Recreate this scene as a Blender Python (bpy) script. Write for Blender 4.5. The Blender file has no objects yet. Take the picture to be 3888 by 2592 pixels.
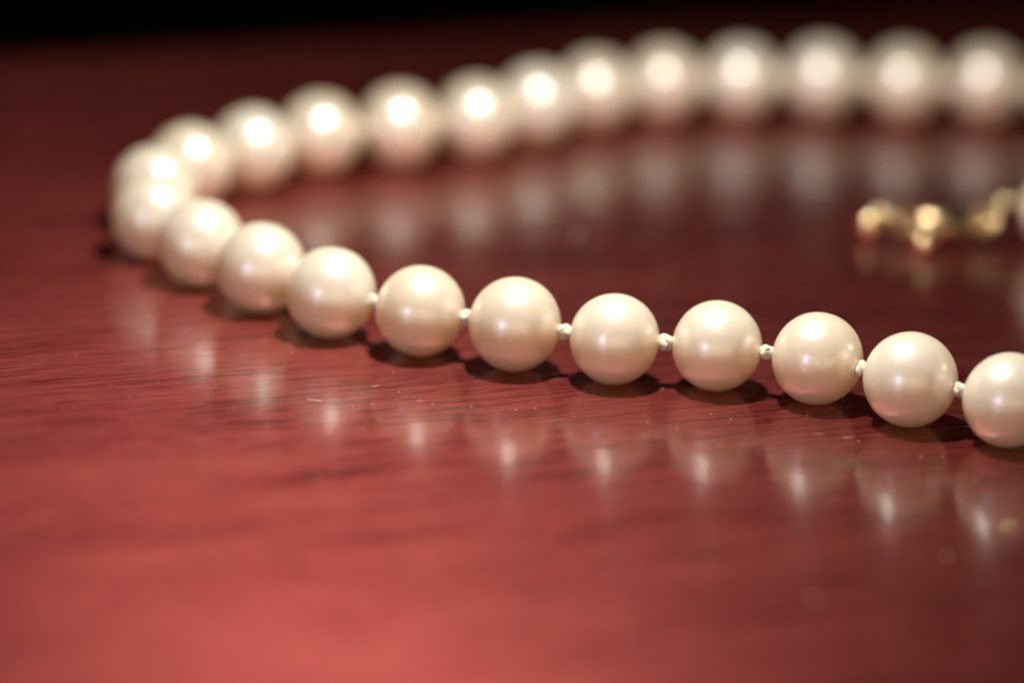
import bpy, bmesh, math, random
from mathutils import Vector, Matrix, noise

random.seed(7)
S = 0.001                                   # everything below is laid out in millimetres
scn = bpy.context.scene
col = scn.collection
def V(x, y, z): return Vector((x, y, z)) * S

# ------------------------------------------------------------------ camera
PITCH, ROLL, CAM_H = math.radians(18.333), math.radians(3.225), 112.04
cam_d = bpy.data.cameras.new('camera')
cam = bpy.data.objects.new('camera', cam_d); col.objects.link(cam)
cam_d.lens = 100.0; cam_d.sensor_width = 22.2; cam_d.clip_start = 0.005; cam_d.clip_end = 50
fw = Vector((0, math.cos(PITCH), -math.sin(PITCH)))
rt0 = Vector((1, 0, 0)); up0 = rt0.cross(fw)
c_, s_ = math.cos(ROLL), math.sin(ROLL)
rt = rt0 * c_ + up0 * s_; up = rt0 * -s_ + up0 * c_
cam.matrix_world = Matrix(((rt.x, up.x, -fw.x, 0), (rt.y, up.y, -fw.y, 0), (rt.z, up.z, -fw.z, CAM_H * S), (0, 0, 0, 1)))
cam_d.dof.use_dof = True
cam_d.dof.focus_distance = 0.3435
cam_d.dof.aperture_fstop = 6.0
scn.camera = cam

# ------------------------------------------------------------------ world and lamps
w = bpy.data.worlds.new('World'); scn.world = w; w.use_nodes = True
w.node_tree.nodes['Background'].inputs[0].default_value = (1.0, 0.7, 0.5, 1)
w.node_tree.nodes['Background'].inputs[1].default_value = 0.002
scn.view_settings.view_transform = 'Standard'
scn.view_settings.look = 'None'
scn.view_settings.exposure = 0.0
scn.view_settings.gamma = 1.0

def look(o, target):
    d = (target - o.location).normalized()
    o.rotation_euler = d.to_track_quat('-Z', 'Y').to_euler()
def area(name, loc, target, sx, sy, power, colour, shape='RECTANGLE'):
    l = bpy.data.lights.new(name, 'AREA'); l.shape = shape; l.size = sx; l.size_y = sy
    l.energy = power; l.color = colour
    o = bpy.data.objects.new(name, l); col.objects.link(o); o.location = loc; look(o, target)
    return o
# the small lamp hanging close above the strand
l = bpy.data.lights.new('lamp', 'AREA'); l.shape = 'DISK'; l.size = 0.0078; l.energy = 0.200; l.color = (1.0, 0.945, 0.845)
lamp = bpy.data.objects.new('lamp', l); col.objects.link(lamp); lamp.location = V(0.95, 329.1, 94.8); look(lamp, V(0, 348, 0))
mid = V(5, 335, 3)
FILL = 7.5
# pale window left of the camera
d = (rt * -0.513 + up * -0.03 + fw * -0.858).normalized()
area('window_light', mid + d * 1.2, mid, 0.075, 0.26, 1.3, (0.50, 0.58, 1.0))
# soft fill added low behind the camera to lift the pearls' undersides
d = Vector((-0.1, -1.0, 0.17)).normalized()
area('room_and_fill_light', mid + d * 1.6, mid, 3.2, 0.7, FILL, (1.0, 0.82, 0.56))
# far room lamp to the right
d = (rt * 0.974 + up * 0.22 + fw * 0.03).normalized()
area('room_and_fill_light', mid + d * 0.9, mid, 0.08, 0.08, 1.3, (1.0, 0.8, 0.58))

# ------------------------------------------------------------------ node helpers
def mat(name):
    m = bpy.data.materials.new(name); m.use_nodes = True
    nt = m.node_tree; nt.nodes.clear()
    out = nt.nodes.new('ShaderNodeOutputMaterial')
    return m, nt, out
def N(nt, kind, **kw):
    n = nt.nodes.new(kind)
    for k, v in kw.items():
        if k.startswith('_'): setattr(n, k[1:], v)
        else: n.inputs[k.replace('__', ' ')].default_value = v
    return n
def mth(nt, op, a, b=None, clamp=False):
    n = nt.nodes.new('ShaderNodeMath'); n.operation = op; n.use_clamp = clamp
    for i, x in enumerate((a, b)):
        if x is None: continue
        if isinstance(x, (int, float)): n.inputs[i].default_value = x
        else: nt.links.new(x, n.inputs[i])
    return n.outputs[0]
def ramp(nt, fac, stops):
    n = nt.nodes.new('ShaderNodeValToRGB'); nt.links.new(fac, n.inputs[0])
    e = n.color_ramp.elements
    while len(e) < len(stops): e.new(0.5)
    for el, (p, c) in zip(e, stops):
        el.position = p; el.color = (*c, 1) if len(c) == 3 else c
    return n.outputs[0]
def mixc(nt, fac, a, b, mode='MIX'):
    n = nt.nodes.new('ShaderNodeMix'); n.data_type = 'RGBA'; n.blend_type = mode
    for sock, x in ((n.inputs[0], fac), (n.inputs[6], a), (n.inputs[7], b)):
        if isinstance(x, (int, float)): sock.default_value = x
        elif isinstance(x, tuple): sock.default_value = (*x, 1)
        else: nt.links.new(x, sock)
    return n.outputs[2]
def noise_tex(nt, vec, scale3, scale=1.0, detail=4, rough=0.55, dist=0.0):
    mp = nt.nodes.new('ShaderNodeMapping'); mp.inputs['Scale'].default_value = scale3
    nt.links.new(vec, mp.inputs[0])
    n = nt.nodes.new('ShaderNodeTexNoise'); n.inputs['Scale'].default_value = scale
    n.inputs['Detail'].default_value = detail; n.inputs['Roughness'].default_value = rough
    n.inputs['Distortion'].default_value = dist
    nt.links.new(mp.outputs[0], n.inputs['Vector'])
    return n.outputs[0]

# ------------------------------------------------------------------ mahogany
GRAIN = math.radians(23.7)                  # the grain and the table's far edge run this way
def wood_material():
    m, nt, out = mat('lacquered_mahogany'); L = nt.links.new
    tc = nt.nodes.new('ShaderNodeTexCoord')
    sc = nt.nodes.new('ShaderNodeVectorMath'); sc.operation = 'SCALE'; sc.inputs['Scale'].default_value = 1000.0
    L(tc.outputs['Object'], sc.inputs[0]); P = sc.outputs[0]
    # gentle waviness of the grain
    wv = noise_tex(nt, P, (0.018, 0.05, 1), 1.0, 2)
    off = nt.nodes.new('ShaderNodeCombineXYZ'); L(mth(nt, 'MULTIPLY', mth(nt, 'SUBTRACT', wv, 0.5), 5.0), off.inputs[1])
    ad = nt.nodes.new('ShaderNodeVectorMath'); ad.operation = 'ADD'; L(P, ad.inputs[0]); L(off.outputs[0], ad.inputs[1]); Q = ad.outputs[0]
    broad = noise_tex(nt, Q, (0.022, 0.075, 1), 1.0, 3, 0.5)
    patch = noise_tex(nt, P, (0.09, 0.24, 1), 1.0, 4, 0.6)
    streak = noise_tex(nt, Q, (0.055, 1.7, 1), 1.0, 5, 0.62)
    fine = noise_tex(nt, Q, (0.15, 5.5, 1), 1.0, 4, 0.6)
    pore = noise_tex(nt, Q, (0.30, 8.0, 1), 1.0, 2, 0.5)
    f = mth(nt, 'ADD', mth(nt, 'MULTIPLY', streak, 0.5), mth(nt, 'MULTIPLY', broad, 0.22))
    f = mth(nt, 'ADD', f, mth(nt, 'MULTIPLY', fine, 0.24))
    f = mth(nt, 'ADD', f, mth(nt, 'MULTIPLY', patch, 0.20))
    mott = noise_tex(nt, Q, (0.40, 2.0, 1), 1.0, 3, 0.6)
    f = mth(nt, 'ADD', f, mth(nt, 'MULTIPLY', mott, 0.26))
    f = mth(nt, 'SUBTRACT', f, 0.205)
    pm = ramp(nt, pore, [(0.33, (1, 1, 1)), (0.43, (0, 0, 0))])
    base = ramp(nt, f, [(0.38, (0.008, 0.0014, 0.0012)), (0.50, (0.021, 0.0030, 0.0026)), (0.62, (0.034, 0.0056, 0.0044))])
    base = mixc(nt, mth(nt, 'MULTIPLY', pm, 0.55), base, (0.012, 0.0025, 0.0022))
    sheen = ramp(nt, f, [(0.38, (0.32, 0.050, 0.050)), (0.50, (0.69, 0.124, 0.118)), (0.62, (0.85, 0.205, 0.18))])
    sheen = mixc(nt, mth(nt, 'MULTIPLY', pm, 0.6), sheen, (0.25, 0.04, 0.035))
    # relief: open pores telegraph through the lacquer
    hgt = mth(nt, 'ADD', mth(nt, 'MULTIPLY', fine, 0.6), mth(nt, 'MULTIPLY', pm, -0.35))
    hgt = mth(nt, 'ADD', hgt, mth(nt, 'MULTIPLY', streak, 0.2))
    bp = nt.nodes.new('ShaderNodeBump'); bp.inputs['Strength'].default_value = 0.55; bp.inputs['Distance'].default_value = 0.00002
    L(hgt, bp.inputs['Height'])
    FIB = GRAIN + math.radians(8)
    tg = N(nt, 'ShaderNodeCombineXYZ'); tg.inputs[0].default_value = -math.sin(FIB); tg.inputs[1].default_value = math.cos(FIB)
    crough = mth(nt, 'ADD', 0.10, mth(nt, 'MULTIPLY', fine, 0.06))
    def layer(colour, metal, rough, aniso):
        p = nt.nodes.new('ShaderNodeBsdfPrincipled')
        L(colour, p.inputs['Base Color']); p.inputs['Metallic'].default_value = metal
        p.inputs['Roughness'].default_value = rough; p.inputs['Specular IOR Level'].default_value = 0.0 if not metal else 0.5
        p.inputs['Anisotropic'].default_value = aniso
        L(tg.outputs[0], p.inputs['Tangent'])
        p.inputs['Coat Weight'].default_value = 1.0; L(crough, p.inputs['Coat Roughness'])
        p.inputs['Coat IOR'].default_value = 1.68
        L(bp.outputs[0], p.inputs['Coat Normal'])
        return p.outputs[0]
    mx = nt.nodes.new('ShaderNodeMixShader'); mx.inputs[0].default_value = 0.315
    L(layer(base, 0.0, 0.6, 0.0), mx.inputs[1]); L(layer(sheen, 1.0, 0.54, 0.44), mx.inputs[2])
    L(mx.outputs[0], out.inputs[0])
    return m

def pearl_material():
    m, nt, out = mat('pearl_nacre'); L = nt.links.new
    tc = nt.nodes.new('ShaderNodeTexCoord')
    sc = nt.nodes.new('ShaderNodeVectorMath'); sc.operation = 'SCALE'; sc.inputs['Scale'].default_value = 1000.0
    L(tc.outputs['Object'], sc.inputs[0]); P = sc.outputs[0]
    info = nt.nodes.new('ShaderNodeObjectInfo')
    cloud = noise_tex(nt, P, (1, 1, 1), 0.35, 2)
    micro = noise_tex(nt, P, (1, 1, 1), 5.0, 3)
    a = mixc(nt, cloud, (0.71, 0.64, 0.545), (0.72, 0.665, 0.595))
    tone = mixc(nt, info.outputs['Random'], (1.0, 1.0, 1.0), (0.96, 0.91, 0.86))
    a = mixc(nt, 1.0, a, tone, 'MULTIPLY')
    lw = nt.nodes.new('ShaderNodeLayerWeight'); lw.inputs[0].default_value = 0.35
    # nacre: rosy when seen face on, yellow-green towards the rim
    orient = ramp(nt, lw.outputs['Facing'], [(0.0, (1.0, 0.955, 0.975)), (0.35, (1.0, 0.965, 0.94)), (0.75, (0.98, 0.965, 0.89)), (1.0, (0.95, 0.925, 0.84))])
    a = mixc(nt, 1.0, a, orient, 'MULTIPLY')
    # a few pin pricks in the nacre
    vo = nt.nodes.new('ShaderNodeTexVoronoi'); vo.inputs['Scale'].default_value = 0.9
    L(P, vo.inputs['Vector'])
    pit = ramp(nt, vo.outputs['Distance'], [(0.0, (0, 0, 0)), (0.07, (1, 1, 1))])
    p = nt.nodes.new('ShaderNodeBsdfPrincipled')
    L(a, p.inputs['Base Color'])
    p.inputs['Roughness'].default_value = 0.295
    p.inputs['IOR'].default_value = 2.8
    p.inputs['Specular IOR Level'].default_value = 0.5
    p.inputs['Subsurface Weight'].default_value = 0.95
    p.inputs['Subsurface Radius'].default_value = (1.0, 0.66, 0.42)
    p.inputs['Subsurface Scale'].default_value = 0.010
    p.inputs['Coat Weight'].default_value = 0.4; p.inputs['Coat Roughness'].default_value = 0.18; p.inputs['Coat IOR'].default_value = 1.5
    bp = nt.nodes.new('ShaderNodeBump'); bp.inputs['Strength'].default_value = 0.6; bp.inputs['Distance'].default_value = 0.00002
    L(mth(nt, 'ADD', mth(nt, 'MULTIPLY', micro, 0.18), pit), bp.inputs['Height'])
    L(bp.outputs[0], p.inputs['Normal'])
    L(p.outputs[0], out.inputs[0])
    return m

def silk_material():
    m, nt, out = mat('silk_thread')
    tc = nt.nodes.new('ShaderNodeTexCoord')
    wv = nt.nodes.new('ShaderNodeTexWave'); wv.inputs['Scale'].default_value = 1800.0; wv.inputs['Distortion'].default_value = 1.0
    wv.bands_direction = 'DIAGONAL'
    nt.links.new(tc.outputs['Object'], wv.inputs['Vector'])
    bp = nt.nodes.new('ShaderNodeBump'); bp.inputs['Strength'].default_value = 0.2; bp.inputs['Distance'].default_value = 0.00001
    nt.links.new(wv.outputs[1], bp.inputs['Height'])
    p = N(nt, 'ShaderNodeBsdfPrincipled', Roughness=0.8)
    p.inputs['Specular IOR Level'].default_value = 0.15
    p.inputs['Base Color'].default_value = (0.74, 0.63, 0.49, 1)
    p.inputs['Sheen Weight'].default_value = 0.3
    nt.links.new(bp.outputs[0], p.inputs['Normal']); nt.links.new(p.outputs[0], out.inputs[0])
    return m
def gold_material():
    m, nt, out = mat('polished_gold')
    tc = nt.nodes.new('ShaderNodeTexCoord')
    n = nt.nodes.new('ShaderNodeTexNoise'); n.inputs['Scale'].default_value = 1500
    nt.links.new(tc.outputs['Object'], n.inputs['Vector'])
    p = N(nt, 'ShaderNodeBsdfPrincipled', Metallic=1.0)
    c = ramp(nt, n.outputs[0], [(0.3, (0.90, 0.66, 0.36)), (0.7, (1.0, 0.77, 0.46))])
    nt.links.new(c, p.inputs['Base Color'])
    nt.links.new(mth(nt, 'ADD', 0.15, mth(nt, 'MULTIPLY', n.outputs[0], 0.05)), p.inputs['Roughness'])
    nt.links.new(p.outputs[0], out.inputs[0])
    return m
def plain(name, c, rough=0.8, metal=0.0):
    m, nt, out = mat(name)
    tc = nt.nodes.new('ShaderNodeTexCoord')
    n = nt.nodes.new('ShaderNodeTexNoise'); n.inputs['Scale'].default_value = 900
    nt.links.new(tc.outputs['Object'], n.inputs['Vector'])
    cc = ramp(nt, n.outputs[0], [(0.3, tuple(x * 0.8 for x in c)), (0.7, c)])
    p = N(nt, 'ShaderNodeBsdfPrincipled', Roughness=rough, Metallic=metal)
    nt.links.new(cc, p.inputs['Base Color']); nt.links.new(p.outputs[0], out.inputs[0])
    return m
M_WOOD, M_PEARL, M_SILK, M_GOLD = wood_material(), pearl_material(), silk_material(), gold_material()
M_BARREL = plain('brushed_gold', (0.62, 0.46, 0.26), 0.27, 1.0)
M_DUST = plain('dust_lint', (0.75, 0.68, 0.6), 0.55)
M_DARK = plain('dark_floor', (0.012, 0.010, 0.009), 0.95)

# ------------------------------------------------------------------ mesh helpers
def link(name, me, material, parent=None, smooth=True):
    if material and not me.materials: me.materials.append(material)
    o = bpy.data.objects.new(name, me); col.objects.link(o)
    if parent: o.parent = parent
    if smooth:
        for p in me.polygons: p.use_smooth = True
    return o
def from_bm(name, bm):
    me = bpy.data.meshes.new(name); bmesh.ops.recalc_face_normals(bm, faces=bm.faces); bm.to_mesh(me); bm.free(); return me
def tube(bm, pts, rad, sides=8, closed=False, caps=True):
    """sweep a circle along pts (mm), rad a number or a list"""
    pts = [Vector(p) for p in pts]; n = len(pts); rings = []
    prev = None
    for i, p in enumerate(pts):
        a = pts[(i - 1) % n] if (closed or i > 0) else p
        b = pts[(i + 1) % n] if (closed or i < n - 1) else p
        t = (b - a).normalized()
        if prev is None:
            q = Vector((0, 0, 1)) if abs(t.z) < 0.9 else Vector((1, 0, 0))
        else: q = prev
        u = (q - t * q.dot(t)).normalized(); v = t.cross(u); prev = u
        r = rad[i] if isinstance(rad, (list, tuple)) else rad
        rings.append([bm.verts.new((p + (u * math.cos(k * 2 * math.pi / sides) + v * math.sin(k * 2 * math.pi / sides)) * r) * S) for k in range(sides)])
    for i in range(n if closed else n - 1):
        A, B = rings[i], rings[(i + 1) % n]
        for k in range(sides):
            bm.faces.new((A[k], A[(k + 1) % sides], B[(k + 1) % sides], B[k]))
    if not closed and caps:
        bm.faces.new(rings[0][::-1]); bm.faces.new(rings[-1])
def ball(bm, c, r, seg=10):
    m_ = Matrix.Translation(Vector(c) * S)
    bmesh.ops.create_uvsphere(bm, u_segments=seg, v_segments=max(6, seg - 2), radius=r * S, matrix=m_)

# ------------------------------------------------------------------ setting: dark floor far below, table
bm = bmesh.new()
for x, y in ((-6, -4), (6, -4), (6, 8), (-6, 8)): bm.verts.new((x, y, -0.75))
bm.faces.new(bm.verts)
fl = link('floor', from_bm('floor', bm), M_DARK, smooth=False); fl['kind'] = 'structure'

# table in its own frame: x along the grain, y across it; the far edge is at y = 0
table = bpy.data.objects.new('table', None); col.objects.link(table)
table.location = V(-49.3, 415.0, 0); table.rotation_euler = (0, 0, GRAIN)
table['label'] = 'glossy red mahogany table lying under the pearl necklace'
table['category'] = 'table'
def slab(x0, x1, y0, y1, z0, z1, r, steps=6):
    """slab with a rounded top edge on every side"""
    bm = bmesh.new(); rings = []
    prof = [(0.0, z0)] + [(r * (1 - math.cos(a)) , z1 - r + r * math.sin(a)) for a in [k * math.pi / 2 / steps for k in range(steps + 1)]]
    for ins, z in prof:
        rings.append([bm.verts.new(Vector((x, y, z)) * S) for x, y in ((x0 + ins, y0 + ins), (x1 - ins, y0 + ins), (x1 - ins, y1 - ins), (x0 + ins, y1 - ins))])
    for A, B in zip(rings, rings[1:]):
        for k in range(4): bm.faces.new((A[k], A[(k + 1) % 4], B[(k + 1) % 4], B[k]))
    bm.faces.new(rings[-1]); bm.faces.new(rings[0][::-1])
    return from_bm('tabletop', bm)
top = link('tabletop', slab(-700, 900, -800, 0, -22, 0, 3.0), M_WOOD, table, smooth=False)
bm = bmesh.new()
bmesh.ops.create_cube(bm, size=1.0, matrix=Matrix.Translation(V(100, -400, -62.5)) @ Matrix.Diagonal((1.40, 0.60, 0.08, 1)))
link('apron', from_bm('apron', bm), M_WOOD, table, smooth=False)
for sx in (-1, 1):
    for sy in (-1, 1):
        bm = bmesh.new()
        bmesh.ops.create_cone(bm, cap_ends=True, segments=4, radius1=0.026, radius2=0.042, depth=0.727,
                              matrix=Matrix.Translation(V(100 + sx * 660, -400 + sy * 260, -386.5)) @ Matrix.Rotation(math.pi / 4, 4, 'Z'))
        link('leg', from_bm('leg', bm), M_WOOD, table, smooth=False)

# ------------------------------------------------------------------ necklace
PATH = [[36.67, 320.4], [29.6, 323.71], [22.9, 327.63], [15.42, 329.48], [7.68, 329.65], [0.13, 331.42], [-7.11, 333.71], [-14.08, 336.92],
        [-19.81, 342.14], [-24.99, 347.88], [-29.24, 354.36], [-29.86, 362.07], [-27.59, 369.43], [-22.79, 375.51], [-17.42, 381.1],
        [-10.73, 385.05], [-4.13, 389.11], [1.08, 394.8], [6.27, 400.5], [12.48, 404.6], [19.52, 407.2], [27.0, 408.9], [34.6, 409.3],
        [42.2, 410.7]]
# beyond the right edge of the picture: the front strand turns back to the clasp, the far one runs on
CLASP_PEARL = (45.5, 370.6)
head = [(44.3, 318.9), (52.0, 319.4), (59.4, 321.7), (66.0, 325.7), (71.2, 331.4), (74.3, 338.5), (74.6, 346.2), (72.2, 353.5),
        (67.6, 359.7), (61.2, 364.1), (53.5, 367.0)]
tail = [(49.8, 409.9), (57.4, 408.9), (65.0, 407.4)]
chain = [CLASP_PEARL] + head[::-1] + [tuple(p) for p in PATH] + tail
RADX = {11: 1.0}
neck = bpy.data.objects.new('pearl_necklace', None); col.objects.link(neck)
neck.location = V(-20, 345, 0)
neck['label'] = 'cream pearl necklace with knotted thread and gold clasp looping across the red wooden table'
neck['category'] = 'necklace'
inv = Matrix.Translation(-neck.location)

def pearl_mesh(i):
    rnd = random.Random(100 + i)
    bm = bmesh.new(); bmesh.ops.create_uvsphere(bm, u_segments=56, v_segments=36, radius=1.0)
    o = Vector((rnd.uniform(-50, 50), rnd.uniform(-50, 50), rnd.uniform(-50, 50)))
    for v in bm.verts:
        n = v.co.normalized()
        f = 1 + 0.010 * noise.noise(n * 1.1 + o) + 0.0022 * noise.noise(n * 4 + o)
        v.co = n * f
    zmin = min(v.co.z for v in bm.verts)
    return bm, zmin
mids = []
for i, (x, y) in enumerate(chain):
    rnd = random.Random(i)
    k = i - 12                                # index in the measured part
    r = 3.5 * (1 + rnd.uniform(-0.008, 0.008))
    if k in (3, 4): r = 3.44
    if k in (5, 1): r = 3.55
    bm, _ = pearl_mesh(i)
    a = chain[max(0, i - 1)]; b = chain[min(len(chain) - 1, i + 1)]
    ang = math.atan2(b[1] - a[1], b[0] - a[0])
    rot = Matrix.Rotation(ang, 4, 'Z') @ Matrix.Rotation(rnd.uniform(0, 6.28), 4, 'X')
    sy = 1 + rnd.uniform(-0.01, 0.012)
    bmesh.ops.transform(bm, matrix=rot @ Matrix.Diagonal((r * S * (0.985), r * S * sy, r * S, 1)), verts=bm.verts)
    zmin = min(v.co.z for v in bm.verts)
    me = from_bm('pearl', bm)
    o = link('pearl', me, M_PEARL, neck)
    o.location = Vector((x * S, y * S, -zmin)) - neck.location
    mids.append(-zmin / S)

def knot_mesh(seed):
    """an overhand knot in silk: a tight trefoil with the thread running through"""
    rnd = random.Random(seed); bm = bmesh.new()
    pts = []; n = 54; ph = rnd.uniform(0, 6.28)
    for k in range(n):
        t = k / n * 2 * math.pi
        rr = 0.25 + 0.10 * math.cos(3 * t)
        pts.append((0.24 * math.sin(3 * t + 0.3), rr * math.cos(2 * t + ph), (rr + 0.04) * math.sin(2 * t + ph)))
    tube(bm, pts, 0.30, 12, closed=True)
    ball(bm, (0, 0, 0), 0.46, 16)
    tube(bm, [(-0.75, 0, 0), (-0.3, 0, 0), (0.3, 0, 0), (0.75, 0, 0)], 0.36, 10)
    bmesh.ops.transform(bm, matrix=Matrix.Rotation(rnd.uniform(-0.35, 0.35), 4, 'Y'), verts=bm.verts)
    return from_bm('knot', bm)
knots = [knot_mesh(s) for s in range(5)]
for i in range(len(chain) - 1):
    rnd = random.Random(i + 40)
    (x0, y0), (x1, y1) = chain[i], chain[i + 1]
    o = link('knot', knots[i % 5], M_SILK, neck)
    o.location = V((x0 + x1) / 2, (y0 + y1) / 2, (mids[i] + mids[i + 1]) / 2) - neck.location
    o.rotation_euler = (rnd.uniform(0, 6.28), 0, math.atan2(y1 - y0, x1 - x0))
    s = rnd.uniform(0.86, 1.02); o.scale = (1, s, s)

# ------------------------------------------------------------------ gold clasp
def clasp():
    A = Vector((33.2, 370.0, 0)); B = Vector((38.2, 371.0, 0)); ax = (B - A).normalized(); Ln = (B - A).length
    ang = math.atan2(ax.y, ax.x); org = Vector(((A.x + B.x) / 2, (A.y + B.y) / 2, 1.68)); h = Ln / 2
    toL = Matrix.Rotation(-ang, 3, 'Z')
    loc = lambda p: toL @ (Vector(p) - org)
    bm = bmesh.new()                          # barrel with bevelled ends
    prof = [(-h, 0.5), (-h, 1.15), (-h + 0.25, 1.45), (-h + 0.3, 1.5), (h - 0.3, 1.5), (h - 0.25, 1.45), (h, 1.15), (h, 0.5)]
    tube(bm, [(-h - 0.01 + i * 1e-4 + p[0] * 0 + (p[0] + h), 0, 0) for i, p in enumerate(prof)], [p[1] for p in prof], 40)
    body = link('clasp', from_bm('clasp', bm), M_BARREL, neck)
    body.location = org * S - neck.location; body.rotation_euler = (0, 0, ang)
    for u in (-0.9, 0.9):                   # raised rims
        bm = bmesh.new()
        tube(bm, [(u * h, 1.5 * math.cos(t * math.pi / 20), 1.5 * math.sin(t * math.pi / 20)) for t in range(40)], 0.16, 8, closed=True)
        link('rim', from_bm('rim', bm), M_BARREL, body)
    def torus(name, c, R_, r, tilt, m=None):
        bm = bmesh.new(); rm = Matrix.Rotation(tilt[1], 3, 'Z') @ Matrix.Rotation(tilt[0], 3, 'X')
        tube(bm, [Vector(c) + rm @ Vector((R_ * math.cos(t * math.pi / 20), R_ * math.sin(t * math.pi / 20), 0)) for t in range(40)], r, 10, closed=True)
        link(name, from_bm(name, bm), m or M_BARREL, body)
    torus('end_ring', (-h - 0.85, 0.3, 0.1), 0.95, 0.26, (1.1, 0.3))
    torus('end_ring', (h + 0.9, 0.2, 0.3), 0.95, 0.26, (0.9, -0.2))
    for p, r in (((29.5, 371.1, 1.2), 1.10), ((30.5, 372.4, 1.8), 0.80), ((33.9, 368.0, 0.90), 0.90),
                 ((39.3, 371.5, 1.7), 0.62), ((40.85, 373.9, 2.9), 0.72)):
        bm = bmesh.new(); ball(bm, loc(p), r, 24)
        link('glint_bead', from_bm('glint_bead', bm), M_GOLD, body)  # added balls, placed and sized to catch the lamp as gold glints
    for p, q in (((29.6, 371.1, 1.5), (30.5, 372.4, 2.2)), ((39.3, 371.5, 1.9), (40.85, 373.9, 3.1)), ((40.85, 373.9, 3.1), (42.4, 372.4, 3.4))):
        bm = bmesh.new(); tube(bm, [loc(p), loc(q)], 0.16, 8)
        link('link_wire', from_bm('link_wire', bm), M_BARREL, body)
clasp()

# ------------------------------------------------------------------ dust and lint
rnd = random.Random(3)
bm = bmesh.new()
def fibre(x, y, ln, ang, r=0.022, curl=0.4):
    pts = []
    for k in range(7):
        u = k / 6 - 0.5; a = ang + curl * u
        pts.append((x + u * ln * math.cos(a), y + u * ln * math.sin(a), r + 0.08 * (1 - 4 * u * u) * rnd.random()))
    tube(bm, pts, r, 5)
fibre(-14.4, 321.6, 1.15, -0.15, 0.03, 0.5)
fibre(-9.9, 325.6, 0.8, 0.5, 0.02, 1.5); fibre(-6.6, 322.8, 0.5, -0.3, 0.02); fibre(-5.6, 322.2, 0.3, 1.2, 0.02)
fibre(23.0, 320.4, 0.9, -0.2, 0.011, 0.8); fibre(25.0, 320.0, 0.6, 0.2, 0.02)
fibre(29.5, 326.0, 0.7, 0.0, 0.014, 0.2)
for x, y in [(22.2, 324.4), (16.5, 322.7), (-10.0, 321.5), (-2.7, 322.2), (0.6, 322.0), (-8.2, 324.6), (2.0, 322.6), (25.8, 319.4), (30.2, 316.6), (31.8, 316.9)]:
    ball(bm, (x, y, 0.05), 0.055, 7)
for x, y, r in [(4.9, 366.6, 0.16), (-19.0, 275.2, 0.11), (-12.2, 276.2, 0.06), (21.1, 286.9, 0.16), (30.6, 296.4, 0.14), (14.2, 293.1, 0.07), (8.1, 304.5, 0.07), (12.2, 293.6, 0.06), (33.8, 312.3, 0.06)]:
    ball(bm, (x, y, r), r, 7)
for k in range(210):
    x = rnd.uniform(-34, 40); y = rnd.uniform(300, 345); r = rnd.uniform(0.010, 0.026)
    if rnd.random() < 0.75: ball(bm, (x, y, r), r, 5)
    else: fibre(x, y, rnd.uniform(0.2, 0.6), rnd.uniform(0, 3.1), 0.010)
du = link('dust', from_bm('dust', bm), M_DUST); du['kind'] = 'stuff'

# a loose crumb of gold glitter at the lower right
gl = bmesh.new()
for dx, r in ((-0.34, 0.16), (0.0, 0.22), (0.36, 0.15)):
    bmesh.ops.create_uvsphere(gl, u_segments=14, v_segments=10, radius=r * S, matrix=Matrix.Translation(V(dx, 0, r)) @ Matrix.Diagonal((1.25, 1, 1, 1)))
gl = link('gold_speck', from_bm('gold_speck', gl), M_GOLD)
gl.location = V(35.3, 302.6, 0); gl['label'] = 'tiny glinting gold crumb lying on the table in front of the rightmost near pearl'; gl['category'] = 'speck'
